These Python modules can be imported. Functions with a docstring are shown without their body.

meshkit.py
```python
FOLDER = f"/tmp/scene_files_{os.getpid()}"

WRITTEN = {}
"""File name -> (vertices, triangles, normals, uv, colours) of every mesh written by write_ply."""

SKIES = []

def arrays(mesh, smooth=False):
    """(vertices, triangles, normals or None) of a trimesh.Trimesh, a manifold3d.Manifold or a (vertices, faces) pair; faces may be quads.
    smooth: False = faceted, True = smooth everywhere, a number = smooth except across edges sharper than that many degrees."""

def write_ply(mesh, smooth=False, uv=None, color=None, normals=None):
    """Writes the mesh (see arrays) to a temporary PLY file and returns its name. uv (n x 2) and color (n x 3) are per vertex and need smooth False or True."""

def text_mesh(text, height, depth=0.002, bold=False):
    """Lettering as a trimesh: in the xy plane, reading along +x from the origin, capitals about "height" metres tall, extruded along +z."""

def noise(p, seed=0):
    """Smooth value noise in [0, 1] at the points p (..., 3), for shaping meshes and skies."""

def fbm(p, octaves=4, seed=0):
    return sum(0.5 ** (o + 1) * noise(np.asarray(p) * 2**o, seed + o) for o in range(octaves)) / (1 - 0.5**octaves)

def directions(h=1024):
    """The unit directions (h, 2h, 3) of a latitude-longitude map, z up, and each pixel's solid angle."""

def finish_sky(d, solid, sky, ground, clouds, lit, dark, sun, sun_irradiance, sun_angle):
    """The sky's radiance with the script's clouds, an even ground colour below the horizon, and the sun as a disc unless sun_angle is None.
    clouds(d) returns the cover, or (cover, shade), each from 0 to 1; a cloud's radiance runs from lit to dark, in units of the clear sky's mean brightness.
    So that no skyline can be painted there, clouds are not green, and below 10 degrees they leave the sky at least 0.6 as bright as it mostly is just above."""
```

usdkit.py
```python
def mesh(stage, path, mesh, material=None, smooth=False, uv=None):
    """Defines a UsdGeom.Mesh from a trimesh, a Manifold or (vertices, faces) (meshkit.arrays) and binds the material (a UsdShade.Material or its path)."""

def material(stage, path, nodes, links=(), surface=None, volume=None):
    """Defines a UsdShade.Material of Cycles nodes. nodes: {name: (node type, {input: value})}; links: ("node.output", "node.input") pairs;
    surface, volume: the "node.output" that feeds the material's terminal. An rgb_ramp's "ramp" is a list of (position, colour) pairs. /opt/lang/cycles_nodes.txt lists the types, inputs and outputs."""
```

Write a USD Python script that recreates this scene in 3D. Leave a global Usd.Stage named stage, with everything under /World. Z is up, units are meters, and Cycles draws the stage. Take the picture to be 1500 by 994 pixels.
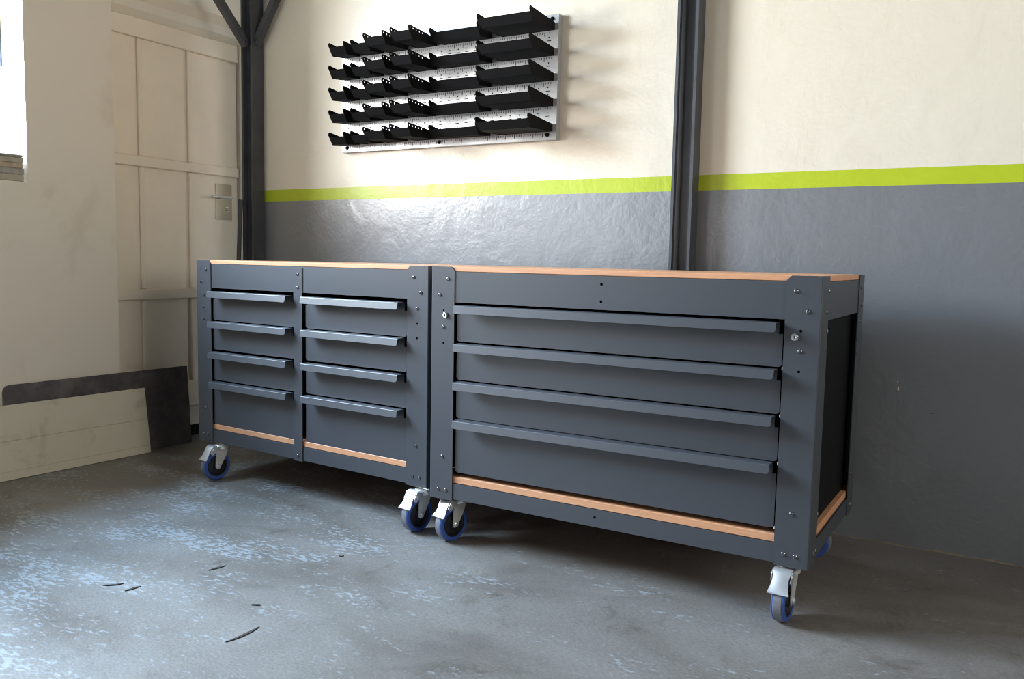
import math, random
import numpy as np, trimesh, manifold3d as m3
import shapely
from shapely.geometry.polygon import orient
from shapely.geometry import Polygon, Point, box as sbox
from shapely.ops import unary_union
import usdkit, meshkit
from pxr import Usd, UsdGeom, UsdLux, UsdShade, Gf, Sdf, Vt

random.seed(7)
stage = Usd.Stage.CreateInMemory()
UsdGeom.SetStageUpAxis(stage, 'Z'); UsdGeom.SetStageMetersPerUnit(stage, 1.0)
UsdGeom.Xform.Define(stage, '/World'); UsdGeom.Scope.Define(stage, '/World/Looks')

# ------------------------------------------------------------------ camera
F_PX = 1237.94
CAM = np.array([1.6892, -3.2049, 0.977]); YAW, PITCH, ROLL = 0.5327, -0.094, 0.0194
cam = UsdGeom.Camera.Define(stage, '/World/camera')
cam.CreateHorizontalApertureAttr(36.0); cam.CreateVerticalApertureAttr(36.0*994/1500)
cam.CreateFocalLengthAttr(F_PX/1500*36.0); cam.CreateClippingRangeAttr(Gf.Vec2f(0.05, 100))
cy, sy, cp, sp, cr, sr = (math.cos(YAW), math.sin(YAW), math.cos(PITCH), math.sin(PITCH), math.cos(ROLL), math.sin(ROLL))
fwd = np.array([-sy*cp, cy*cp, sp]); rgt = np.array([cy, sy, 0.0]); upv = np.array([sy*sp, -cy*sp, cp])
r3 = rgt*cr + upv*sr; u3 = upv*cr - rgt*sr
cam.AddTransformOp().Set(Gf.Matrix4d(*r3, 0, *u3, 0, *(-fwd), 0, *CAM, 1))
cam.CreateExposureAttr(0.22)

# ------------------------------------------------------------------ sky and daylight
def rect_light(name, centre, look, w, h, colour, power):
    l = UsdLux.RectLight.Define(stage, '/World/' + name)
    z = -np.array(look, float)/np.linalg.norm(look); x = np.cross([0, 0, 1.0], z); x /= np.linalg.norm(x); y = np.cross(z, x)
    l.AddTransformOp().Set(Gf.Matrix4d(*x, 0, *y, 0, *z, 0, *centre, 1))
    l.CreateWidthAttr(w); l.CreateHeightAttr(h); l.CreateColorAttr(Gf.Vec3f(*colour)); l.CreateIntensityAttr(power)
    return l
# daylight falling in through the window of the left wall, and through the open doorway behind the camera
rect_light('window_daylight', (-3.2, -2.1, 1.95), (1, 0, 0), 2.6, 1.7, (1.0, 0.985, 0.95), 35.0)
rect_light('window_sky', (-3.9, -2.2, 3.4), (1, 0, -0.7), 3.2, 2.2, (0.42, 0.69, 1.0), 47.0)
rect_light('doorway_daylight', (-2.5, -4.75, 1.15), (1, 0, 0), 2.3, 2.1, (0.95, 0.97, 1.0), 2.6)
rect_light('side_window_daylight', (5.0, -2.45, 1.95), (-1, 0, 0), 2.0, 1.5, (1.0, 0.94, 0.84), 7.0)
dome = UsdLux.DomeLight.Define(stage, '/World/sky')
dome.CreateIntensityAttr(0.8); dome.CreateColorAttr(Gf.Vec3f(0.85, 0.93, 1.0))

# ------------------------------------------------------------------ materials
L = '/World/Looks/'
def M(name, nodes, links=(), surface='p.BSDF'): return usdkit.material(stage, L + name, nodes, links, surface=surface)
def plain(name, col, rough=0.5, metal=0.0, bump=0.0, bscale=400.0, vary=0.0, vscale=3.0, spec=None):
    n = {'tc': ('texture_coordinate', {}), 'p': ('principled_bsdf', {'base_color': col, 'roughness': rough, 'metallic': metal})}
    if spec is not None: n['p'][1]['specular_ior_level'] = spec
    l = []
    if bump:
        n['bn'] = ('noise_texture', {'scale': bscale, 'detail': 2.0}); n['b'] = ('bump', {'strength': bump, 'distance': 0.001})
        l += [('tc.object', 'bn.vector'), ('bn.fac', 'b.height'), ('b.normal', 'p.normal')]
    if vary:
        n['vn'] = ('noise_texture', {'scale': vscale, 'detail': 5.0, 'roughness': 0.6})
        n['vr'] = ('rgb_ramp', {'ramp': [(0.3, tuple(c*(1-vary) for c in col)), (0.7, tuple(min(1, c*(1+vary)) for c in col))]})
        l += [('tc.object', 'vn.vector'), ('vn.fac', 'vr.fac'), ('vr.color', 'p.base_color')]
    return M(name, n, l)

def plaster(name, base, stain, rough, big, fine, bigd=0.010, stain_at=(0.62, 0.80), spec=0.5, coat=0.0):
    """Painted plaster: trowelled lumps, fine pitting, faint dirt."""
    n = {'g': ('geometry', {}), 'p': ('principled_bsdf', {'roughness': rough, 'specular_ior_level': spec, 'coat_weight': coat, 'coat_roughness': 0.36}),
         'n1': ('noise_texture', {'scale': 5.0, 'detail': 4.0, 'roughness': 0.55, 'distortion': 0.4}),
         'n2': ('noise_texture', {'scale': 55.0, 'detail': 3.0, 'roughness': 0.6}),
         'b1': ('bump', {'strength': big, 'distance': bigd}), 'b2': ('bump', {'strength': fine, 'distance': 0.002}),
         'sn': ('noise_texture', {'scale': 2.1, 'detail': 7.0, 'roughness': 0.65, 'distortion': 0.6}),
         'sr': ('rgb_ramp', {'ramp': [(0.0, base), (stain_at[0], base), (stain_at[1], stain), (1.0, stain)]})}
    l = [('g.position', 'n1.vector'), ('g.position', 'n2.vector'), ('g.position', 'sn.vector'), ('n1.fac', 'b1.height'), ('n2.fac', 'b2.height'),
         ('b1.normal', 'b2.normal'), ('b2.normal', 'p.normal'), ('b2.normal', 'p.coat_normal'), ('sn.fac', 'sr.fac'), ('sr.color', 'p.base_color')]
    return M(name, n, l)

m_cream = plaster('cream_wall_paint', (0.69, 0.63, 0.515), (0.60, 0.54, 0.44), 0.34, 0.45, 0.35)
m_lime = plaster('lime_stripe_paint', (0.41, 0.495, 0.022), (0.38, 0.46, 0.020), 0.32, 0.45, 0.35)
m_dado = plaster('grey_dado_paint', (0.165, 0.170, 0.180), (0.135, 0.138, 0.144), 0.30, 0.50, 0.45, spec=0.9, coat=0.8)
m_left = plaster('left_wall_paint', (0.78, 0.70, 0.575), (0.66, 0.565, 0.44), 0.6, 0.12, 0.15, stain_at=(0.58, 0.75))
m_rear = plain('rear_wall_paint', (0.16, 0.165, 0.175), 0.8)
m_crumb = plain('crumbling_plaster', (0.20, 0.17, 0.12), 0.9, vary=0.4, vscale=8)
m_side = plain('right_wall_paint', (0.40, 0.37, 0.33), 0.7)
m_roof = plain('roof_sheet', (0.10, 0.10, 0.10), 0.7)
m_door = plain('door_paint', (0.78, 0.675, 0.53), 0.36, bump=0.08, bscale=30, vary=0.05, vscale=4)
m_frame = plain('door_frame_paint', (0.70, 0.64, 0.52), 0.45, vary=0.05)
m_iron = plain('column_paint', (0.055, 0.058, 0.066), 0.42, bump=0.12, bscale=60, vary=0.25, vscale=9)
m_steel = plain('charcoal_powder_coat', (0.054, 0.0575, 0.066), 0.40, bump=0.10, bscale=900)
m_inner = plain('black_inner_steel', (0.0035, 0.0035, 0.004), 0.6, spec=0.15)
m_screw = plain('black_oxide_screw', (0.22, 0.22, 0.23), 0.24, metal=0.9)
m_zinc = plain('zinc_plate', (0.80, 0.82, 0.84), 0.30, metal=0.75, bump=0.05, bscale=200)
m_fork = plain('zinc_fork', (0.66, 0.65, 0.60), 0.36, metal=0.45)
m_chrome = plain('chrome_lock', (0.90, 0.90, 0.90), 0.14, metal=1.0)
m_blue = plain('blue_rubber', (0.035, 0.080, 0.29), 0.45)
m_tread = plain('worn_grey_tread', (0.145, 0.143, 0.155), 0.6, vary=0.15, vscale=60)
m_hub = plain('black_wheel_hub', (0.010, 0.010, 0.012), 0.35)
m_white = plain('white_plastic', (0.42, 0.42, 0.41), 0.4)
m_tray = plain('black_tray_coat', (0.0045, 0.0045, 0.005), 0.75, bump=0.08, bscale=700, spec=0.12)
m_board = plain('pale_galvanised_panel', (0.54, 0.54, 0.55), 0.26, metal=0.35)
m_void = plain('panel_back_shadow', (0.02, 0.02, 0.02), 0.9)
m_boardedge = plain('grey_panel_edge', (0.40, 0.41, 0.43), 0.4, metal=0.3)
m_rust = M('bare_steel_sheet', {'tc': ('texture_coordinate', {}), 'p': ('principled_bsdf', {'metallic': 0.35}),
    'n': ('noise_texture', {'scale': 7.0, 'detail': 8.0, 'roughness': 0.7}),
    'c': ('rgb_ramp', {'ramp': [(0.25, (0.11, 0.095, 0.098)), (0.55, (0.17, 0.148, 0.142)), (0.8, (0.26, 0.215, 0.185))]}),
    'r': ('rgb_ramp', {'ramp': [(0.3, (0.20,)*3), (0.75, (0.42,)*3)]})},
    [('tc.object', 'n.vector'), ('n.fac', 'c.fac'), ('c.color', 'p.base_color'), ('n.fac', 'r.fac'), ('r.color', 'p.roughness')])
m_creampanel = M('cream_board_paint', {'tc': ('texture_coordinate', {}), 'p': ('principled_bsdf', {'roughness': 0.55}),
    'n': ('noise_texture', {'scale': 6.0, 'detail': 9.0, 'roughness': 0.72, 'distortion': 0.5}),
    'c': ('rgb_ramp', {'ramp': [(0.0, (0.68, 0.625, 0.475)), (0.52, (0.64, 0.585, 0.44)), (0.66, (0.50, 0.44, 0.31)), (0.8, (0.28, 0.21, 0.12))]})},
    [('tc.object', 'n.vector'), ('n.fac', 'c.fac'), ('c.color', 'p.base_color')])
m_wood = M('beech_ply', {'tc': ('texture_coordinate', {}), 'mp': ('mapping', {'scale': (2.0, 30.0, 60.0)}), 'p': ('principled_bsdf', {'roughness': 0.45}),
    'n': ('noise_texture', {'scale': 3.0, 'detail': 5.0, 'roughness': 0.6}),
    'c': ('rgb_ramp', {'ramp': [(0.3, (0.56, 0.265, 0.135)), (0.7, (0.68, 0.345, 0.185))]})},
    [('tc.object', 'mp.vector'), ('mp.vector', 'n.vector'), ('n.fac', 'c.fac'), ('c.color', 'p.base_color')])
m_plank = [plain('weathered_plank_%s' % k, c, 0.7, vary=0.2, vscale=20) for k, c in (('pale', (0.42, 0.37, 0.28)), ('grey', (0.34, 0.32, 0.27)), ('tan', (0.44, 0.35, 0.25)))]
m_glass = M('window_glass', {'t': ('transparent_bsdf', {}), 'g': ('glossy_bsdf', {'roughness': 0.02}), 'f': ('fresnel', {'IOR': 1.45}), 'x': ('mix_closure', {})},
            [('f.fac', 'x.fac'), ('t.BSDF', 'x.closure1'), ('g.BSDF', 'x.closure2')], surface='x.closure')
m_sash = plain('blue_grey_sash', (0.22, 0.30, 0.48), 0.5)
m_chip = plain('dark_flake', (0.030, 0.022, 0.018), 0.8)

# worn concrete: taupe grey, pale blue-white remains of old paint, dark scuffs
m_floor = M('worn_concrete', {
    'g': ('geometry', {}), 'p': ('principled_bsdf', {'specular_ior_level': 0.45}),
    'mp': ('mapping', {'scale': (0.85, 1.9, 1.0), 'rotation': (0, 0, -0.45)}),
    'n_big': ('noise_texture', {'scale': 1.5, 'detail': 8.0, 'roughness': 0.62, 'distortion': 0.5}),
    'c_big': ('rgb_ramp', {'ramp': [(0.28, (0.115, 0.099, 0.084)), (0.50, (0.180, 0.166, 0.150)), (0.72, (0.232, 0.220, 0.205))]}),
    'n_fl': ('noise_texture', {'scale': 40.0, 'detail': 5.0, 'roughness': 0.62, 'distortion': 0.35}),
    'n_ar': ('noise_texture', {'scale': 3.2, 'detail': 4.0, 'roughness': 0.6}),
    'sx': ('separate_xyz', {}),
    'ar0': ('map_range', {'from_min': 0.9, 'from_max': -0.7, 'to_min': -0.085, 'to_max': 0.030, 'clamp': True}),
    'ar1': ('map_range', {'from_min': 0.36, 'from_max': 0.66, 'to_min': -0.16, 'to_max': 0.085, 'clamp': True}),
    'ad': ('math', {'math_type': 'add'}), 'ad2': ('math', {'math_type': 'add'}),
    'fl': ('rgb_ramp', {'ramp': [(0.0, (0, 0, 0)), (0.53, (0, 0, 0)), (0.63, (0.8,)*3), (1.0, (1, 1, 1))]}),
    'mixf': ('mix', {'color2': (0.31, 0.34, 0.365)}),
    'n_sp': ('noise_texture', {'scale': 95.0, 'detail': 3.0, 'roughness': 0.6}),
    'sp': ('rgb_ramp', {'ramp': [(0.0, (0.60,)*3), (0.36, (0.86,)*3), (0.5, (1, 1, 1)), (0.64, (1.10,)*3), (0.72, (1.45,)*3), (1.0, (1.6,)*3)]}),
    'muls': ('mix', {'mix_type': 'multiply', 'fac': 1.0}),
    'n_sc': ('noise_texture', {'scale': 6.0, 'detail': 9.0, 'roughness': 0.75, 'distortion': 0.9}),
    'sc': ('rgb_ramp', {'ramp': [(0.0, (0.50, 0.46, 0.42)), (0.33, (0.66, 0.63, 0.60)), (0.44, (1, 1, 1)), (1.0, (1, 1, 1))]}),
    'mul': ('mix', {'mix_type': 'multiply', 'fac': 0.9}),
    'n_gr': ('noise_texture', {'scale': 2.6, 'detail': 7.0, 'roughness': 0.75}),
    'gr': ('rgb_ramp', {'ramp': [(0.0, (0, 0, 0)), (0.70, (0, 0, 0)), (0.76, (0.7,)*3), (1.0, (0.8,)*3)]}),
    'mixg': ('mix', {'color2': (0.16, 0.27, 0.20)}),
    'rr': ('rgb_ramp', {'ramp': [(0.35, (0.38,)*3), (0.65, (0.55,)*3)]}),
    'n_b': ('noise_texture', {'scale': 120.0, 'detail': 4.0, 'roughness': 0.6}),
    'b': ('bump', {'strength': 0.25, 'distance': 0.003}),
    'b2': ('bump', {'strength': 0.2, 'distance': 0.010})},
    [('g.position', 'mp.vector'), ('mp.vector', 'n_big.vector'), ('mp.vector', 'n_fl.vector'), ('mp.vector', 'n_sp.vector'), ('mp.vector', 'n_ar.vector'), ('g.position', 'n_sc.vector'), ('g.position', 'n_b.vector'), ('mp.vector', 'n_gr.vector'),
     ('g.position', 'sx.vector'), ('sx.x', 'ar0.value'), ('n_ar.fac', 'ar1.value'), ('ar0.result', 'ad.value1'), ('ar1.result', 'ad.value2'),
     ('ad.value', 'ad2.value1'), ('n_fl.fac', 'ad2.value2'), ('ad2.value', 'fl.fac'), ('n_big.fac', 'c_big.fac'),
     ('n_sp.fac', 'sp.fac'), ('c_big.color', 'muls.color1'), ('sp.color', 'muls.color2'),
     ('n_gr.fac', 'gr.fac'), ('gr.color', 'mixg.fac'), ('muls.color', 'mixg.color1'),
     ('mixg.color', 'mixf.color1'), ('fl.color', 'mixf.fac'),
     ('n_sc.fac', 'sc.fac'), ('mixf.color', 'mul.color1'), ('sc.color', 'mul.color2'), ('mul.color', 'p.base_color'),
     ('n_big.fac', 'rr.fac'), ('rr.color', 'p.roughness'), ('n_big.fac', 'b2.height'), ('n_b.fac', 'b.height'), ('b2.normal', 'b.normal'), ('b.normal', 'p.normal')])

# ------------------------------------------------------------------ helpers
used = {}
def numbered(parent, name):
    k = used.get((parent, name), 0); used[(parent, name)] = k + 1
    return name if k == 0 else '%s_%03d' % (name, k)
def path_of(parent): return '/World' if parent is None else str(parent.GetPath())
def keys(prim, label=None, cat=None, group=None, kind=None):
    for k, v in (('label', label), ('category', cat), ('group', group), ('kind', kind)):
        if v: prim.SetCustomDataByKey(k, v)
    return prim
def cat_mesh(*ms): return trimesh.util.concatenate([as_tm(m) for m in ms])
def as_tm(m):
    if isinstance(m, trimesh.Trimesh): return m
    v, f, _ = meshkit.arrays(m); return trimesh.Trimesh(v, f, process=False)
def obj(name, mesh, mat, parent=None, smooth=30, label=None, cat=None, group=None, kind=None):
    pp = path_of(parent)
    g = usdkit.mesh(stage, pp + '/' + numbered(pp, name), as_tm(mesh), mat, smooth=smooth)
    return keys(g.GetPrim(), label, cat, group, kind)
def thing(name, label=None, cat=None, loc=(0, 0, 0), rotz=0.0, group=None, kind=None, parent=None):
    pp = path_of(parent)
    x = UsdGeom.Xform.Define(stage, pp + '/' + numbered(pp, name))
    x.AddTranslateOp().Set(Gf.Vec3d(*map(float, loc))); x.AddRotateZOp().Set(math.degrees(rotz))
    return keys(x.GetPrim(), label, cat, group, kind)
def dup(root, loc, label, group):
    pp = '/World'; base = root.GetName().rsplit('_0', 1)[0] if root.GetName()[-3:].isdigit() else root.GetName()
    x = UsdGeom.Xform.Define(stage, pp + '/' + numbered(pp, base))
    x.AddTranslateOp().Set(Gf.Vec3d(*map(float, loc))); x.AddRotateZOp().Set(0.0)
    r = x.GetPrim(); r.GetReferences().AddInternalReference(root.GetPath()); r.SetInstanceable(True)
    return keys(r, label, root.GetCustomDataByKey('category'), group)

def bx(x0, x1, y0, y1, z0, z1, bev=0.0):
    if bev <= 0:
        m = trimesh.creation.box([x1-x0, y1-y0, z1-z0]); m.apply_translation([(x0+x1)/2, (y0+y1)/2, (z0+z1)/2]); return m
    b = min(bev, (x1-x0)/2.01, (y1-y0)/2.01, (z1-z0)/2.01); pts = []
    for x, sx in ((x0, 1), (x1, -1)):
        for y, sy_ in ((y0, 1), (y1, -1)):
            for z, sz in ((z0, 1), (z1, -1)):
                pts += [(x, y+sy_*b, z+sz*b), (x+sx*b, y, z+sz*b), (x+sx*b, y+sy_*b, z)]
    return m3.Manifold.hull_points(np.array(pts))
def cyl(p0, p1, r, n=20):
    return trimesh.creation.cylinder(radius=r, segment=[np.array(p0, float), np.array(p1, float)], sections=n)
def lathe(prof, n=32):
    m = trimesh.creation.revolve(np.array(prof, float), sections=n); m.merge_vertices(); return m
def ext(poly, d):
    parts = [trimesh.creation.extrude_polygon(g, d, engine='earcut') for g in getattr(poly, 'geoms', [poly])]
    return trimesh.util.concatenate(parts)
def ext_xz(poly, y0, y1):
    """polygon given in (x, z), extruded along y"""
    m = ext(poly, y1-y0); v = m.vertices.copy(); m.vertices = np.stack([v[:, 0], y1 - v[:, 2], v[:, 1]], 1); return m
def ext_yz(poly, x0, x1):
    """polygon given in (y, z), extruded along x"""
    m = ext(poly, x1-x0); v = m.vertices.copy(); m.vertices = np.stack([x0 + v[:, 2], v[:, 0], v[:, 1]], 1); return m
def prism(poly, h): return m3.Manifold.extrude(m3.CrossSection([np.array(orient(poly, 1.0).exterior.coords)[:-1]]), h)
def rounded(poly, r): return poly.buffer(-r).buffer(r, quad_segs=4)
def moved(m, t=(0, 0, 0), rz=0.0, rx=0.0, ry=0.0):
    m = as_tm(m).copy()
    for a, ax in ((rx, (1, 0, 0)), (ry, (0, 1, 0)), (rz, (0, 0, 1))):
        if a: m.apply_transform(trimesh.transformations.rotation_matrix(a, ax))
    m.apply_translation(t); return m

# ------------------------------------------------------------------ the setting
XL, XR, YR, ZC = -2.0, 4.6, -6.6, 3.3        # left wall face, right wall, rear wall, ceiling underside
obj('floor', bx(XL-0.6, XR+0.4, YR-0.3, 0.6, -0.12, 0.0), m_floor, label='worn grey concrete floor with pale remains of paint', kind='structure')
wb = thing('wall_back', 'back wall painted cream above, grey below, with a lime stripe', kind='structure')
xa = XL + 0.26
obj('upper_paint', bx(xa, XR, 0.0, 0.12, 1.3155, ZC), m_cream, wb, label='cream upper part of the wall')
obj('painted_stripe', bx(xa, XR, 0.0, 0.12, 1.2565, 1.3155), m_lime, wb, label='lime green painted stripe')
obj('dado', bx(xa, XR, 0.0, 0.12, 0.0, 1.2565), m_dado, wb, label='glossy grey lower part of the wall')
obj('corner_return', bx(XL-0.3, xa, 0.19, 0.31, 0.0, ZC), m_left, wb)
# left wall with the window opening and the door opening
WY0, WY1, WZ0, WZ1 = -2.8, -1.09, 1.27, 2.75
DY0, DY1, DZ1 = -0.675, 0.165, 2.228
poly = Polygon([(YR, 0), (0.19, 0), (0.19, ZC), (YR, ZC)]).difference(sbox(WY0, WZ0, WY1, WZ1)).difference(sbox(DY0, -1, DY1, DZ1)).difference(sbox(-5.85, -1, -3.65, 2.2))
obj('wall_left', ext_yz(poly, XL-0.24, XL), m_left, label='plain beige plastered left wall beside the door', kind='structure')
obj('wall_right', ext_yz(Polygon([(YR, 0), (0.12, 0), (0.12, ZC), (YR, ZC)]).difference(sbox(-3.4, 1.25, -1.5, 2.65)), XR, XR+0.2), m_side, kind='structure')
rear = Polygon([(XL-0.24, 0), (XR+0.2, 0), (XR+0.2, ZC), (XL-0.24, ZC)])
obj('wall_rear', ext_xz(rear, YR-0.2, YR), m_rear, kind='structure')
obj('ceiling', bx(XL-0.3, XR+0.2, YR-0.2, 0.31, ZC, ZC+0.1), m_roof, kind='structure')

# window with sash at its far end
w1 = thing('window_1', 'bright window opening in the left wall', kind='structure', loc=(XL-0.2, WY1, WZ0))
obj('window_frame', cat_mesh(bx(0, 0.05, WY0-WY1, 0, 0, 0.04), bx(0, 0.05, WY0-WY1, 0, WZ1-WZ0-0.04, WZ1-WZ0), bx(0, 0.05, WY0-WY1, WY0-WY1+0.05, 0.04, WZ1-WZ0-0.04)), m_frame, w1)
obj('sash', bx(-0.038, 0.03, -0.014, -0.0005, 0.50, WZ1-WZ0-0.045, 0.003), m_sash, w1, label='blue grey painted sash stile')
# crumbling edge of plaster along the foot of the back wall, and chipped spots
rg = np.random.default_rng(11)
xs = np.arange(-0.2, XR, 0.035); hh = 0.002 + 0.009*rg.random(len(xs))**3; ww = 0.002 + 0.007*rg.random(len(xs))
V = []; Fc = []
for x, h_, w_ in zip(xs, hh, ww): V += [(x, 0.001, 0.0), (x, -w_, 0.0), (x, -w_*0.5, h_*0.8), (x, 0.001, h_)]
for k in range(len(xs)-1):
    for j in range(3):
        a = 4*k+j; Fc += [(a, a+4, a+1), (a+1, a+4, a+5)]
obj('plaster_edge', trimesh.Trimesh(np.array(V), np.array(Fc), process=False), m_crumb, wb, smooth=False)
for (x, z, w_, h_, mm_) in ((1.369, 0.556, 0.005, 0.016, m_cream), (1.366, 0.580, 0.003, 0.006, m_cream), (1.479, 0.481, 0.018, 0.003, m_iron)):
    obj('wall_chip', ext_xz(Polygon([(x-w_/2, z-h_/2), (x+w_*0.3, z-h_*0.45), (x+w_/2, z+h_*0.2), (x+w_*0.1, z+h_/2), (x-w_*0.4, z+h_*0.3)]), -0.0008, 0.0005), mm_, wb, smooth=False)
# door
xd = XL - 0.07
d1 = thing('door_1', 'beige painted panelled wooden door with steel lever handle', kind='structure')
def ext_xz_y(pts, y0, y1): return ext_xz(Polygon(pts), y0, y1)
obj('door_frame', cat_mesh(ext_xz_y([(XL-0.16, 2.117), (XL-0.07, 2.117), (XL-0.045, 2.148), (XL-0.045, 2.192), (XL-0.16, 2.192)], DY0, DY1), bx(XL-0.16, xd+0.025, 0.122, DY1, 0, 2.117, 0.004)), m_frame, d1)
obj('soffit', ext_xz_y([(XL-0.2, 2.192), (XL-0.047, 2.192), (XL-0.001, DZ1), (XL-0.2, DZ1)], DY0, DY1), m_left, d1)
def batten(y0, y1, z0, z1, pr=0.019): return bx(xd-0.001, xd+pr, y0, y1, z0, z1, 0.004)
obj('door_leaf', bx(xd-0.04, xd, DY0-0.02, 0.119, 0.165, 2.11), m_door, d1)
for z0, z1 in ((2.02, 2.11), (1.400, 1.452), (0.742, 0.795), (0.165, 0.30)):
    obj('rail', batten(DY0-0.02, 0.118, z0, z1), m_door, d1)
for z0, z1 in ((1.453, 2.019), (0.796, 1.399), (0.301, 0.741)):
    for yc in (-0.490, -0.2):
        obj('bead', batten(yc-0.012, yc+0.012, z0, z1, 0.014), m_door, d1)
obj('door_sill', bx(XL-0.2, xd-0.002, DY0, DY1, 0.06, 0.163), m_frame, d1)
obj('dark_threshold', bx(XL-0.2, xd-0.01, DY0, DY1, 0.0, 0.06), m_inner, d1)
hp = obj('handle_plate', cat_mesh(bx(xd, xd+0.006, -0.034, 0.078, 1.165, 1.357, 0.002), cyl((xd+0.006, 0.05, 1.222), (xd+0.016, 0.05, 1.222), 0.013)), m_chrome, d1)
obj('lever', cat_mesh(cyl((xd+0.006, 0.040, 1.284), (xd+0.05, 0.040, 1.284), 0.009), bx(xd+0.040, xd+0.055, -0.098, 0.052, 1.277, 1.290, 0.005)), m_fork, hp)

# ------------------------------------------------------------------ columns
def h_column(name, x0, x1, d, label, braces):
    t = thing(name, label, 'column', (x0, -0.0015, 0))
    w = x1-x0; tf = 0.011
    prof = unary_union([sbox(0, -d, tf, 0), sbox(w-tf, -d, w, 0), sbox(tf, -0.040, w-tf, -0.032),
                        Polygon([(tf, -0.040), (tf+0.012, -0.040), (tf, -0.052)]), Polygon([(w-tf, -0.040), (w-tf-0.012, -0.040), (w-tf, -0.052)])]).buffer(0.0008).buffer(-0.0008)
    obj('shaft', ext(prof, ZC-0.001), m_iron, t, smooth=20)
    for (a, b, wd) in braces:
        a, b = np.array(a, float), np.array(b, float); dv = (b-a)/np.linalg.norm(b-a)
        n = np.cross(dv, [0, 1, 0]) if abs(dv[1]) < 0.1 else np.cross(dv, [1, 0, 0]); n /= np.linalg.norm(n); s = np.cross(dv, n)
        pts = [p + n*wd/2*i + s*0.018*j for p in (a, b) for i in (-1, 1) for j in (-1, 1)]
        obj('brace', m3.Manifold.hull_points(np.array(pts)), m_iron, t, smooth=False)
        obj('brace_bolt', cyl(a + dv*0.02 - s*0.024, a + dv*0.02 + s*0.024, 0.009, 6), m_iron, t)
    return t
h_column('steel_column', -1.807, -1.727, 0.077, 'dark steel column with two diagonal braces in the corner by the door',
         [((0.074, -0.040, 2.055), (0.898, -0.040, 3.27), 0.034), ((0.03, -0.070, 2.045), (0.03, -1.232, 3.27), 0.034)])
h_column('steel_column', 0.5395, 0.6225, 0.075, 'dark steel column against the back wall, behind the right workbench', [])
obj('leaning_bar', moved(bx(-0.014, 0.014, -0.004, 0.004, 0, 1.26, 0.002), (-1.880, -0.094, 0.004), ry=0.060), m_iron, label='thin dark metal bar leaning between door frame and corner column', cat='bar')

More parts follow.
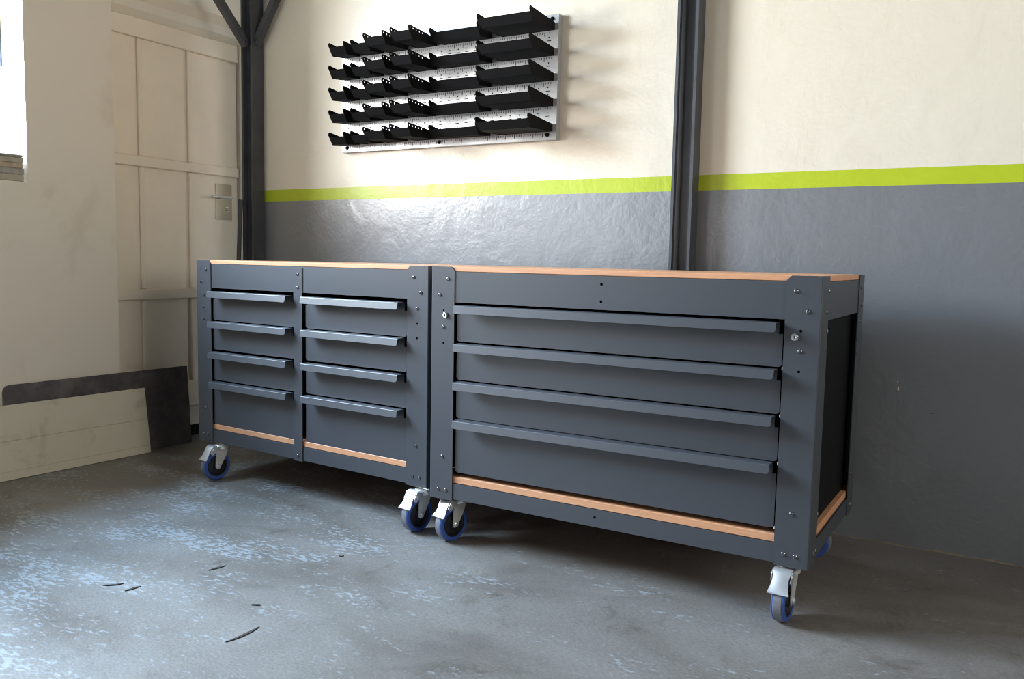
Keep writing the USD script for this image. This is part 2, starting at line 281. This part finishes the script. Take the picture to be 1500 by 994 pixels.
# ------------------------------------------------------------------ workbenches
H, ZB = 0.95, 0.157
_screw = lathe([(0, 0.0022), (0.0026, 0.0022), (0.0030, 0.0040), (0.0045, 0.0036), (0.0062, 0.0018), (0.0065, 0.0), (0, 0.0)], 12)
def castor(parent, u, v, ang, brake=True):
    c = thing('castor', None, None, (u, v, 0), ang, parent=parent)
    o, zc, R = 0.030, 0.0625, 0.0625
    def yaxis(prof, n=40):
        return moved(lathe(prof, n), (o, 0, zc), rx=math.pi/2)
    hw = 0.0175
    obj('tyre', yaxis([(0.046, -hw), (0.058, -hw), (0.0612, -hw+0.003), (0.0612, hw-0.003), (0.058, hw), (0.046, hw), (0.046, -hw)]), m_blue, c, smooth=35)
    obj('tread', yaxis([(0.0608, -0.012), (R, -0.0105), (R, 0.0105), (0.0608, 0.012), (0.0608, -0.012)]), m_tread, c, smooth=35, label='grey worn running band')
    obj('hub', yaxis([(0.006, -0.019), (0.018, -0.019), (0.020, -0.014), (0.038, -0.012), (0.041, -0.0165), (0.046, -0.0165), (0.046, 0.0165), (0.041, 0.0165), (0.038, 0.012), (0.020, 0.014), (0.018, 0.019), (0.006, 0.019), (0.006, -0.019)]), m_hub, c)
    leg = rounded(Polygon([(-0.016, 0.128), (0.036, 0.128), (0.041, 0.100), (o+0.012, 0.060), (o+0.008, 0.051), (o-0.008, 0.051), (o-0.011, 0.058), (-0.008, 0.105)]), 0.004)
    obj('fork', cat_mesh(ext_xz(leg, 0.0215, 0.0250), ext_xz(leg, -0.0250, -0.0215), bx(-0.028, 0.040, -0.0215, 0.0215, 0.1255, 0.1285),
                         moved(lathe([(0, 0.1285), (0.030, 0.1285), (0.034, 0.133), (0.034, 0.141), (0.028, 0.150), (0, 0.150)], 28)),
                         bx(-0.060, 0.008, -0.040, 0.040, 0.150, 0.1562, 0.0015)), m_fork, c)
    ax = [moved(lathe([(0, 0), (0.0095, 0), (0.0095, 0.004), (0.006, 0.0065), (0, 0.0065)], 12), (o, -s*0.025, zc), rx=s*math.pi/2) for s in (1, -1)]
    for b_ in ax: obj('axle_bolt', b_, m_zinc, c)
    if brake:
        # pressed pedal: a waisted plate hanging in front of the wheel, with a turned lip and side cheeks
        rows = [(x_-0.012, z_, w_) for x_, z_, w_ in ((0.046, 0.150, 0.025), (0.060, 0.1505, 0.0255), (0.070, 0.143, 0.0235), (0.080, 0.127, 0.0215), (0.090, 0.108, 0.0245), (0.100, 0.0955, 0.029), (0.106, 0.0945, 0.029))]
        V, Fc = [], []
        for k, (x, z, w) in enumerate(rows):
            for t in np.linspace(-1, 1, 7):
                dip = 0.0016*math.cos(t*math.pi/2) if 2 <= k <= 4 else 0.0
                V.append((x + dip, w*t, z + dip))
        for k in range(len(rows)-1):
            for j in range(6):
                a = k*7+j; Fc += [(a, a+1, a+8), (a, a+8, a+7)]
        V = np.array(V); n = len(V); B = V.copy(); B[:, 0] -= 0.0018; B[:, 2] -= 0.0022
        F2 = [(c_+n, b_+n, a_+n) for a_, b_, c_ in Fc]
        rim = list(range(0, 7)) + [7*k+6 for k in range(1, len(rows))] + list(range(7*len(rows)-2, 7*len(rows)-8, -1)) + [7*k for k in range(len(rows)-2, 0, -1)]
        S = []
        for i in range(len(rim)):
            a, b = rim[i], rim[(i+1) % len(rim)]; S += [(a, a+n, b), (b, a+n, b+n)]
        ped = trimesh.Trimesh(np.vstack([V, B]), np.array(Fc+F2+S), process=False); trimesh.repair.fix_normals(ped)
        cheeks = [ext_xz(rounded(Polygon([(0.018, 0.147), (0.054, 0.147), (0.068, 0.122), (0.058, 0.112), (0.032, 0.128)]), 0.003), y, y+0.0022) for y in (0.0252, -0.0274)]
        studs = [moved(lathe([(0, 0), (0.005, 0), (0.004, 0.003), (0, 0.0035)], 12), (0.051, s*0.0274, 0.134), rx=-s*math.pi/2) for s in (1, -1)]
        obj('brake_pedal', cat_mesh(ped, *cheeks, *studs), m_zinc, c, smooth=40, label='bright zinc brake pedal')
    return c

def post_mesh(W, D, fx, fy, lw, holes):
    """corner post of folded sheet: fx, fy = +1 when the post stands at the low u / front side"""
    t, r = 0.003, 0.004
    prof = unary_union([sbox(0, 0, lw, t), sbox(0, 0, t, lw)])
    prof = prof.difference(sbox(-1, -1, r, r)).union(Point(r, r).buffer(r, quad_segs=6).intersection(sbox(-1, -1, r, r)))
    prof = prof.union(Polygon([(t, t), (t+0.0015, t), (t, t+0.0015)]))
    m = prism(prof, H-ZB)
    top = H-ZB
    cut = m3.Manifold.hull_points(np.array([(lw-0.015, y, top+0.002) for y in (-.01, .01)] + [(lw+0.002, y, top-0.015) for y in (-.01, .01)] + [(lw+0.004, y, top+0.004) for y in (-.01, .01)]))
    m = m - cut
    cut2 = m3.Manifold.hull_points(np.array([(x, lw-0.004, top+0.002) for x in (-.01, .01)] + [(x, lw+0.002, top-0.015) for x in (-.01, .01)] + [(x, lw+0.004, top+0.004) for x in (-.01, .01)]))
    m = m - cut2
    for (a, z, face) in holes:
        c = m3.Manifold.cylinder(0.02, 0.0038, 0.0038, 12)
        c = c.rotate([90, 0, 0]).translate([a, 0.01, z-ZB]) if face == 'f' else c.rotate([0, 90, 0]).translate([-0.01, a, z-ZB])
        m = m - c
    v, f, _ = meshkit.arrays(m); v = v.copy(); f = f.copy()
    if fx < 0: v[:, 0] = W - v[:, 0]
    if fy < 0: v[:, 1] = D - v[:, 1]
    if fx*fy < 0: f = f[:, ::-1]
    v[:, 2] += ZB
    return trimesh.Trimesh(v, f, process=False)

def workbench(label, loc, rotz, W, D, lw, cols, drawers, midpost, castors, locks, extra_holes):
    t = thing('workbench', label, 'workbench', loc, rotz)
    screws_f = [(0.068, 0.909), (0.035, 0.855), (0.051, 0.749), (0.051, 0.305), (0.036, 0.190), (0.067, 0.191)]
    if not locks: screws_f = screws_f[:2] + [(0.051, 0.799)] + screws_f[3:]
    holes_f = [(0.051, 0.694, 'f')] + ([(0.051, 0.803, 'f')] if locks else [(0.051, 0.745, 'f')])
    screws_s = [(0.087, 0.910), (0.062, 0.853), (0.085, 0.801), (0.085, 0.294), (0.085, 0.190), (0.062, 0.188)]
    for fx in (1, -1):
        for fy in (1, -1):
            obj('corner_post', post_mesh(W, D, fx, fy, lw, holes_f + [(0.085, 0.745, 's'), (0.085, 0.694, 's')]), m_steel, t)
            for (a, z) in screws_f:
                x = a if fx > 0 else W-a
                obj('screw', moved(_screw, (x, 0.0 if fy > 0 else D, z), rx=math.pi/2*fy), m_screw, t)
            if fx < 0 or True:
                for (a, z) in screws_s:
                    y = a*0.95 if fy > 0 else D-a*0.75
                    obj('screw', moved(_screw, (0.0 if fx > 0 else W, y, z), ry=-math.pi/2*fx), m_screw, t)
    g = 0.0032
    # aprons, rails
    def plate(u0, u1, z0, z1, holes=()):
        p = sbox(u0, z0, u1, z1)
        for (a, z) in holes: p = p.difference(Point(a, z).buffer(0.0045, quad_segs=4))
        return p
    ah = [h for h in extra_holes if h[1] > 0.5]; rh = [h for h in extra_holes if h[1] < 0.5]
    obj('front_apron', cat_mesh(ext_xz(plate(0.006, W-0.006, 0.832, 0.934, ah), g, g+0.002), bx(0.006, W-0.006, g+0.002, 0.03, 0.932, 0.934), bx(0.006, W-0.006, g+0.002, 0.03, 0.832, 0.834)), m_steel, t)
    obj('rear_apron', bx(0.006, W-0.006, D-g-0.002, D-g, 0.832, 0.934), m_steel, t)
    for u0, u1 in ((g, g+0.002), (W-g-0.002, W-g)):
        obj('side_apron', bx(u0, u1, 0.006, D-0.006, 0.829, 0.934), m_steel, t)
        obj('side_rail', cat_mesh(bx(u0, u1, 0.006, D-0.006, 0.163, 0.217), bx(min(u0, W-0.03), max(u1, 0.03), 0.03, D-0.03, 0.215, 0.217)), m_steel, t)
    obj('front_rail', cat_mesh(ext_xz(plate(0.006, W-0.006, 0.162, 0.2165, rh), g, g+0.002), bx(0.006, W-0.006, g+0.002, 0.035, 0.2145, 0.2165)), m_steel, t)
    obj('rear_rail', bx(0.006, W-0.006, D-g-0.002, D-g, 0.162, 0.217), m_steel, t)
    # boards
    obj('worktop', bx(0.0045, W-0.0045, 0.0045, D-0.0045, 0.9345, 0.9505, 0.0015), m_wood, t, label='beech coloured wooden worktop board')
    obj('shelf_board', bx(0.0075, W-0.0075, 0.0075, D-0.0075, 0.2175, 0.2400, 0.0015), m_wood, t, label='beech coloured wooden bottom shelf')
    # inner cabinet
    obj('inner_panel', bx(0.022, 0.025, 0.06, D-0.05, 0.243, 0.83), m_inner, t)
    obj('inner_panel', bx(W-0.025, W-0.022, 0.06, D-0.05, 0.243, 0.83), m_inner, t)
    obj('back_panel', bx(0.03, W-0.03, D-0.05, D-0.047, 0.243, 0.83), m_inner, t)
    if midpost:
        a, b = midpost
        obj('centre_post', ext_xz(rounded(sbox(a, 0.158, b, 0.930), 0.001), -0.0005, 0.0026), m_steel, t)
        for z in (0.905, 0.853, 0.180):
            obj('screw', moved(_screw, ((a+b)/2, -0.0005, z), rx=math.pi/2), m_screw, t)
    # drawers
    vf = 0.0085
    for (u0, u1) in cols:
        for (zb, zt) in drawers:
            sh = zt - 0.032; i = 0.011
            face = Polygon([(u0, zb), (u1, zb), (u1, sh), (u1-i, sh), (u1-i, zt), (u0+i, zt), (u0+i, sh), (u0, sh)])
            low = Polygon([(u0, zb), (u1, zb), (u1, sh), (u0, sh)])
            face = unary_union([rounded(low, 0.010).union(sbox(u0, sh-0.02, u1, sh)), sbox(u0+i, sh-0.01, u1-i, zt)])
            dr = obj('drawer', cat_mesh(ext_xz(face, vf, vf+0.0018), bx(u0+0.02, u1-0.02, vf+0.0019, 0.56, zb+0.012, zb+0.014),
                     bx(u0+0.02, u0+0.022, vf+0.0019, 0.56, zb+0.014, sh), bx(u1-0.022, u1-0.02, vf+0.0019, 0.56, zb+0.014, sh), bx(u0+0.022, u1-0.022, 0.558, 0.56, zb+0.014, sh)), m_steel, t)
            # folded pull: goes out from the top of the face and turns down
            vo, th, r = -0.030, 0.0018, 0.0035
            arc = [(vo + r - r*math.cos(a), zt - r + r*math.sin(a)) for a in np.linspace(0, math.pi/2, 6)]
            arci = [(vo + r - (r-th)*math.cos(a), zt - r + (r-th)*math.sin(a)) for a in np.linspace(math.pi/2, 0, 6)]
            prof = Polygon([(vo, zt-0.026)] + arc + [(vf+0.0018, zt), (vf+0.0018, zt-th)] + arci + [(vo+th, zt-0.026)])
            prof = Polygon([(y_ - max(0, zt-0.004-z_)*0.20 if y_ < vo+r else y_, z_) for y_, z_ in prof.exterior.coords[:-1]])
            mm = prism(prof, u1-u0-2*i).transform(np.array([[0, 0, 1, u0+i], [1, 0, 0, 0], [0, 1, 0, 0]], float))
            for ue, sg in ((u0+i, 1), (u1-i, -1)):     # rounded lower corners of the lip
                rr = 0.008
                corner = sbox(min(ue-sg*0.002, ue+sg*rr), zt-0.028, max(ue-sg*0.002, ue+sg*rr), zt-0.026+rr).difference(Point(ue+sg*rr, zt-0.026+rr).buffer(rr, quad_segs=5))
                if corner.geom_type != 'Polygon': corner = max(corner.geoms, key=lambda q: q.area)
                mm = mm - prism(corner, 0.012).transform(np.array([[1, 0, 0, 0], [0, 0, -1, vo+0.003], [0, 1, 0, 0]], float))
            obj('handle', mm, m_steel, dr, smooth=25)
    if locks:
        for (u, z) in locks:
            obj('lock', cat_mesh(moved(lathe([(0, 0.0058), (0.0035, 0.0062), (0.004, 0.0074), (0.0075, 0.0074), (0.0085, 0.0058), (0.0098, 0.0052), (0.0102, 0.002), (0.0102, 0), (0, 0)], 28), (u, -0.0002, z), rx=math.pi/2)), m_chrome, t, label='round chrome lock barrel')
            obj('keyway', bx(u-0.0012, u+0.0012, -0.0072, -0.0056, z-0.0028, z+0.0028), m_inner, t)
        for z in (0.703, 0.573, 0.441, 0.262):
            obj('drawer_buffer', bx(W-lw-0.004, W-lw+0.001, 0.006, 0.011, z-0.009, z+0.0, 0.001), m_white, t, label='small white plastic drawer buffer')
    for (u, v, a) in castors: castor(t, u, v, math.radians(a))
    return t

DR = [(0.702, 0.824), (0.573, 0.697), (0.442, 0.569), (0.256, 0.440)]
workbench('charcoal steel workbench with four full-width drawers, nearer the camera', (0, -0.881, 0), -0.0052, 1.2637, 0.6867, 0.0935,
          [(0.1005, 1.1655)], DR, None, [(0.066, 0.077, -104), (1.202, 0.042, -93), (0.075, 0.61, -80), (1.130, 0.60, -10)], [(0.060, 0.788), (1.199, 0.787)],
          [(0.627, 0.909), (0.627, 0.857), (0.627, 0.192)])
eL = np.array([math.cos(-0.0608), math.sin(-0.0608)]); oL = np.array([-0.0649, -0.8096]) - 1.3091*eL
DL = [(0.694, 0.819), (0.567, 0.690), (0.435, 0.559), (0.240, 0.430)]
workbench('charcoal steel workbench with two columns of four drawers, at the left', (oL[0], oL[1], 0), -0.0608, 1.3091, 0.6867, 0.0985,
          [(0.1015, 0.6145), (0.6785, 1.203)], DL, (0.6185, 0.6665), [(0.126, 0.024, -97), (1.278, 0.018, -98), (0.09, 0.60, -80), (1.22, 0.60, -75)], None, [])

# ------------------------------------------------------------------ wall panel and trays
PX0, PX1, PZ0, PZ1, PY = -1.165, 0.012, 1.4795, 1.9885, -0.030
ROWS = [1.924, 1.821, 1.720, 1.617, 1.513]
pb = thing('perforated_panel', 'pale perforated steel panel on the cream wall, holding rows of black trays', 'tool panel', (PX0, -0.001, PZ0))
pw, ph = PX1-PX0, PZ1-PZ0
slots = []
pit = 0.0455; n = int(pw/pit)
for zr in ROWS:
    z0 = zr - PZ0
    for k in range(n):
        x = 0.018 + k*pit
        for j in range(4):
            h = 0.017 if j == 0 else 0.008
            slots.append(sbox(x+j*pit/4, z0-0.004-h, x+j*pit/4+0.0032, z0-0.004))
        if z0 - 0.05 > 0.02:
            slots.append(Point(x+pit*0.5, z0-0.026).buffer(0.0032, quad_segs=2))
            slots.append(sbox(x+pit*0.5-0.009, z0-0.0412, x+pit*0.5+0.009, z0-0.0383))
            slots.append(Point(x+pit*0.5, z0-0.055).buffer(0.0032, quad_segs=2))
            slots.append(sbox(x+pit*0.5-0.001, z0-0.068, x+pit*0.5+0.0012, z0-0.062)); slots.append(sbox(x-0.001, z0-0.072, x+0.0012, z0-0.062))
facep = sbox(0.003, 0.003, pw-0.003, ph-0.003).difference(unary_union([s for s in slots if s.bounds[0] > 0.006 and s.bounds[2] < pw-0.006 and s.bounds[1] > 0.006 and s.bounds[3] < ph-0.006]))
obj('panel_face', ext_xz(facep, PY+0.001, PY+0.0025), m_board, pb, smooth=False)
obj('panel_edge', cat_mesh(bx(0, 0.003, PY+0.0005, 0, 0, ph), bx(pw-0.003, pw, PY+0.0005, 0, 0, ph), bx(0.003, pw-0.003, PY+0.0005, 0, 0, 0.003), bx(0.003, pw-0.003, PY+0.0005, 0, ph-0.003, ph)), m_boardedge, pb)
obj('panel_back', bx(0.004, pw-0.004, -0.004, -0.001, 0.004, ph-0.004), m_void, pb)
for x, z in ((pw-0.042, 0.0215), (0.58, 0.0205), (0.035, 0.0215), (pw-0.03, ph-0.018), (0.58, ph-0.018)):
    obj('fixing_bolt', moved(lathe([(0, 0.009), (0.004, 0.0085), (0.0072, 0.006), (0.0085, 0.002), (0.0085, 0), (0, 0)], 16), (x, PY+0.001, z), rx=math.pi/2), m_tray, pb)

def tray_proto(x0, x1, d, holes, label, group):
    """tray in local coordinates: origin at its rear lower left corner against the panel; front towards -y"""
    t = thing('tool_tray', label, 'tray', (x0, PY-0.0012, ROWS[0]), 0, group)
    w = x1-x0; th = 0.0022; D_ = d
    plate = Polygon([(-0.001, -0.001), (-0.001, 0.031), (-D_*0.45, 0.0375), (-D_+0.006, 0.0455), (-D_-0.0005, 0.0455), (-D_-0.005, 0.040), (-D_-0.006, 0.032), (-D_+0.022, -0.010), (-D_+0.03, -0.010)])
    plate = rounded(plate, 0.002)
    if holes:
        for k in range(5):
            yy = -D_ + 0.007 + k*min(0.022, (D_-0.03)/5); zz = 0.031 + 0.0145*(-yy/D_) - 0.0065
            plate = plate.difference(Point(yy, zz-0.0025).buffer(0.0040, quad_segs=4))
    obj('floor_plate', m3.Manifold.hull_points(np.array([(x, y, z+dz) for x in (th, w-th) for (y, z) in ((-0.001, 0.0), (-D_+0.0245, -0.0085)) for dz in (0, 0.002)])), m_tray, t, smooth=False)
    lip = [(-D_+0.0245, -0.0085), (-D_-0.002, 0.0235)]
    obj('front_lip', m3.Manifold.hull_points(np.array([(x, y+dy, z) for x in (th, w-th) for (y, z) in lip for dy in (0, 0.0022)])), m_tray, t, smooth=False)
    obj('back_plate', bx(th, w-th, -0.002, -0.0002, 0.002, 0.030), m_tray, t)
    obj('end_plate', ext_yz(plate, 0, th), m_tray, t, smooth=False)
    obj('end_plate', ext_yz(plate, w-th, w), m_tray, t, smooth=False)
    return t
TR = [(-1.138, -1.046, 0.118, False, 'narrow shallow black tray at the far left end of the %s row', 'narrow shallow trays'),
      (-1.002, -0.905, 0.120, False, 'narrow shallow black tray second from the left in the %s row', 'narrow shallow trays'),
      (-0.872, -0.762, 0.185, True, 'narrow deep black tray with holed ends, third from left in the %s row', 'deep trays with holed ends'),
      (-0.704, -0.601, 0.205, True, 'narrow deep black tray with holed ends, fourth from left in the %s row', 'deep trays with holed ends'),
      (-0.556, -0.310, 0.118, False, 'long shallow black tray second from the right in the %s row', 'long shallow trays'),
      (-0.254, -0.005, 0.207, False, 'long deep black tray at the right end of the %s row', 'long deep trays')]
for (x0, x1, d, holes, lab, grp) in TR:
    for i, (zr, rn) in enumerate(zip(ROWS, ('top', 'second', 'middle', 'fourth', 'bottom'))):
        if i == 0: proto = tray_proto(x0, x1, d, holes, lab % rn, grp + ' on the wall panel')
        else: dup(proto, (x0, PY-0.0012, zr), lab % rn, grp + ' on the wall panel')

# ------------------------------------------------------------------ things leaning at the left wall
def slab(base0, base1, lean, thick, h, grooves=(), rc=0.01):
    """sheet standing on the floor along base0-base1 and leaning back (towards -x) by lean at its top"""
    b0, b1 = np.array(base0, float), np.array(base1, float); ln = np.linalg.norm(b1-b0)
    p = rounded(sbox(0, 0, ln, h), rc)
    if rc > 0.02: p = p.union(sbox(ln/2, 0, ln, h-0.002)).union(sbox(0, 0, ln, h/2))
    if grooves:
        prof = sbox(0, 0, thick, h)
        for (zg, dg) in grooves: prof = prof.difference(Polygon([(thick-dg, zg), (thick+0.001, zg-0.0028), (thick+0.001, zg+0.0028)]))
        m = ext_yz(prof, 0, ln)                 # (y=thickness, z), along x
        m = as_tm(m)
    else:
        m = ext_xz(p, 0, thick)
    a = math.asin(lean/h)
    e = (b1-b0)/ln; nn = np.array([e[1], -e[0]])          # outward (towards +x for +y base)
    v = m.vertices; x, y, z = v[:, 0], v[:, 1], v[:, 2]
    off = y*math.cos(a) - z*math.sin(a); zz = z*math.cos(a) + y*math.sin(a)
    m.vertices = np.stack([b0[0] + e[0]*x + nn[0]*off, b0[1] + e[1]*x + nn[1]*off, zz], 1)
    m.vertices[:, 2] -= m.vertices[:, 2].min() - 0.0005
    if m.volume < 0: m.invert()
    return m
obj('steel_sheet', slab((-1.966, -1.235), (-1.938, -0.318), 0.030, 0.003, 0.40, rc=0.03), m_rust, label='dark bare steel sheet leaning against the left wall and door', cat='metal sheet', smooth=False)
obj('cream_board', slab((-1.957, -1.62), (-1.915, -0.584), 0.040, 0.012, 0.318, grooves=((0.165, 0.003), (0.035, 0.0025))), m_creampanel, label='stained cream board leaning in front of the steel sheet', cat='board', smooth=False)
# boards stacked on the window sill
zz = WZ0
for k, (h, s, e_) in enumerate(((0.030, 0.0, 0.0), (0.026, 0.004, 1), (0.022, -0.002, 2), (0.024, 0.003, 0), (0.012, 0.0, 1))):
    obj('sill_plank', bx(XL-0.17, XL-0.002-0.002*(k % 2), -2.6, -1.106+s, zz+0.0005, zz+h, 0.003), m_plank[k % 3],
        label=('bottom', 'second', 'middle', 'fourth', 'topmost thin')[k] + ' weathered board of the stack on the window sill', cat='plank', group='boards stacked on the window sill')
    zz += h

# ------------------------------------------------------------------ flakes on the floor
rng = np.random.default_rng(3)
for k, (x, y, ln, a, lab) in enumerate(((-0.393, -1.46, 0.060, 1.40, 'slanting dark flake, the one nearest the left workbench'), (-0.535, -1.72, 0.058, 0.85, 'long thin dark flake at the far left of the bare floor'),
        (-0.463, -1.704, 0.050, 1.45, 'bent dark flake beside the long thin one at left'), (0.042, -1.741, 0.108, 1.55, 'longest dark splinter on the bare floor, nearest the camera'),
        (-0.078, -1.592, 0.030, 0.5, 'short flat dark flake above the longest splinter'), (-0.143, -1.169, 0.016, 0.6, 'tiny dark flake in front of the left workbench castor'))):
    ts = np.linspace(-1, 1, 7); pts = []
    ca, sa = math.cos(a), math.sin(a)
    up = [(t*ln/2, 0.0045*(1-t*t)**0.6 + rng.uniform(-.001, .001) + 0.006*t*t*(k % 2)) for t in ts]; dn = [(t*ln/2, -0.0035*(1-t*t)**0.6 + 0.006*t*t*(k % 2) - 0.0004) for t in ts[::-1]]
    fl = ext(Polygon(up + dn).buffer(0), 0.002); v = fl.vertices
    fl.vertices = np.stack([x + v[:, 0]*ca - v[:, 1]*sa, y + v[:, 0]*sa + v[:, 1]*ca, v[:, 2] + 0.0003], 1)
    obj('paint_flake', fl, m_chip, label=lab + '', cat='debris', smooth=False)
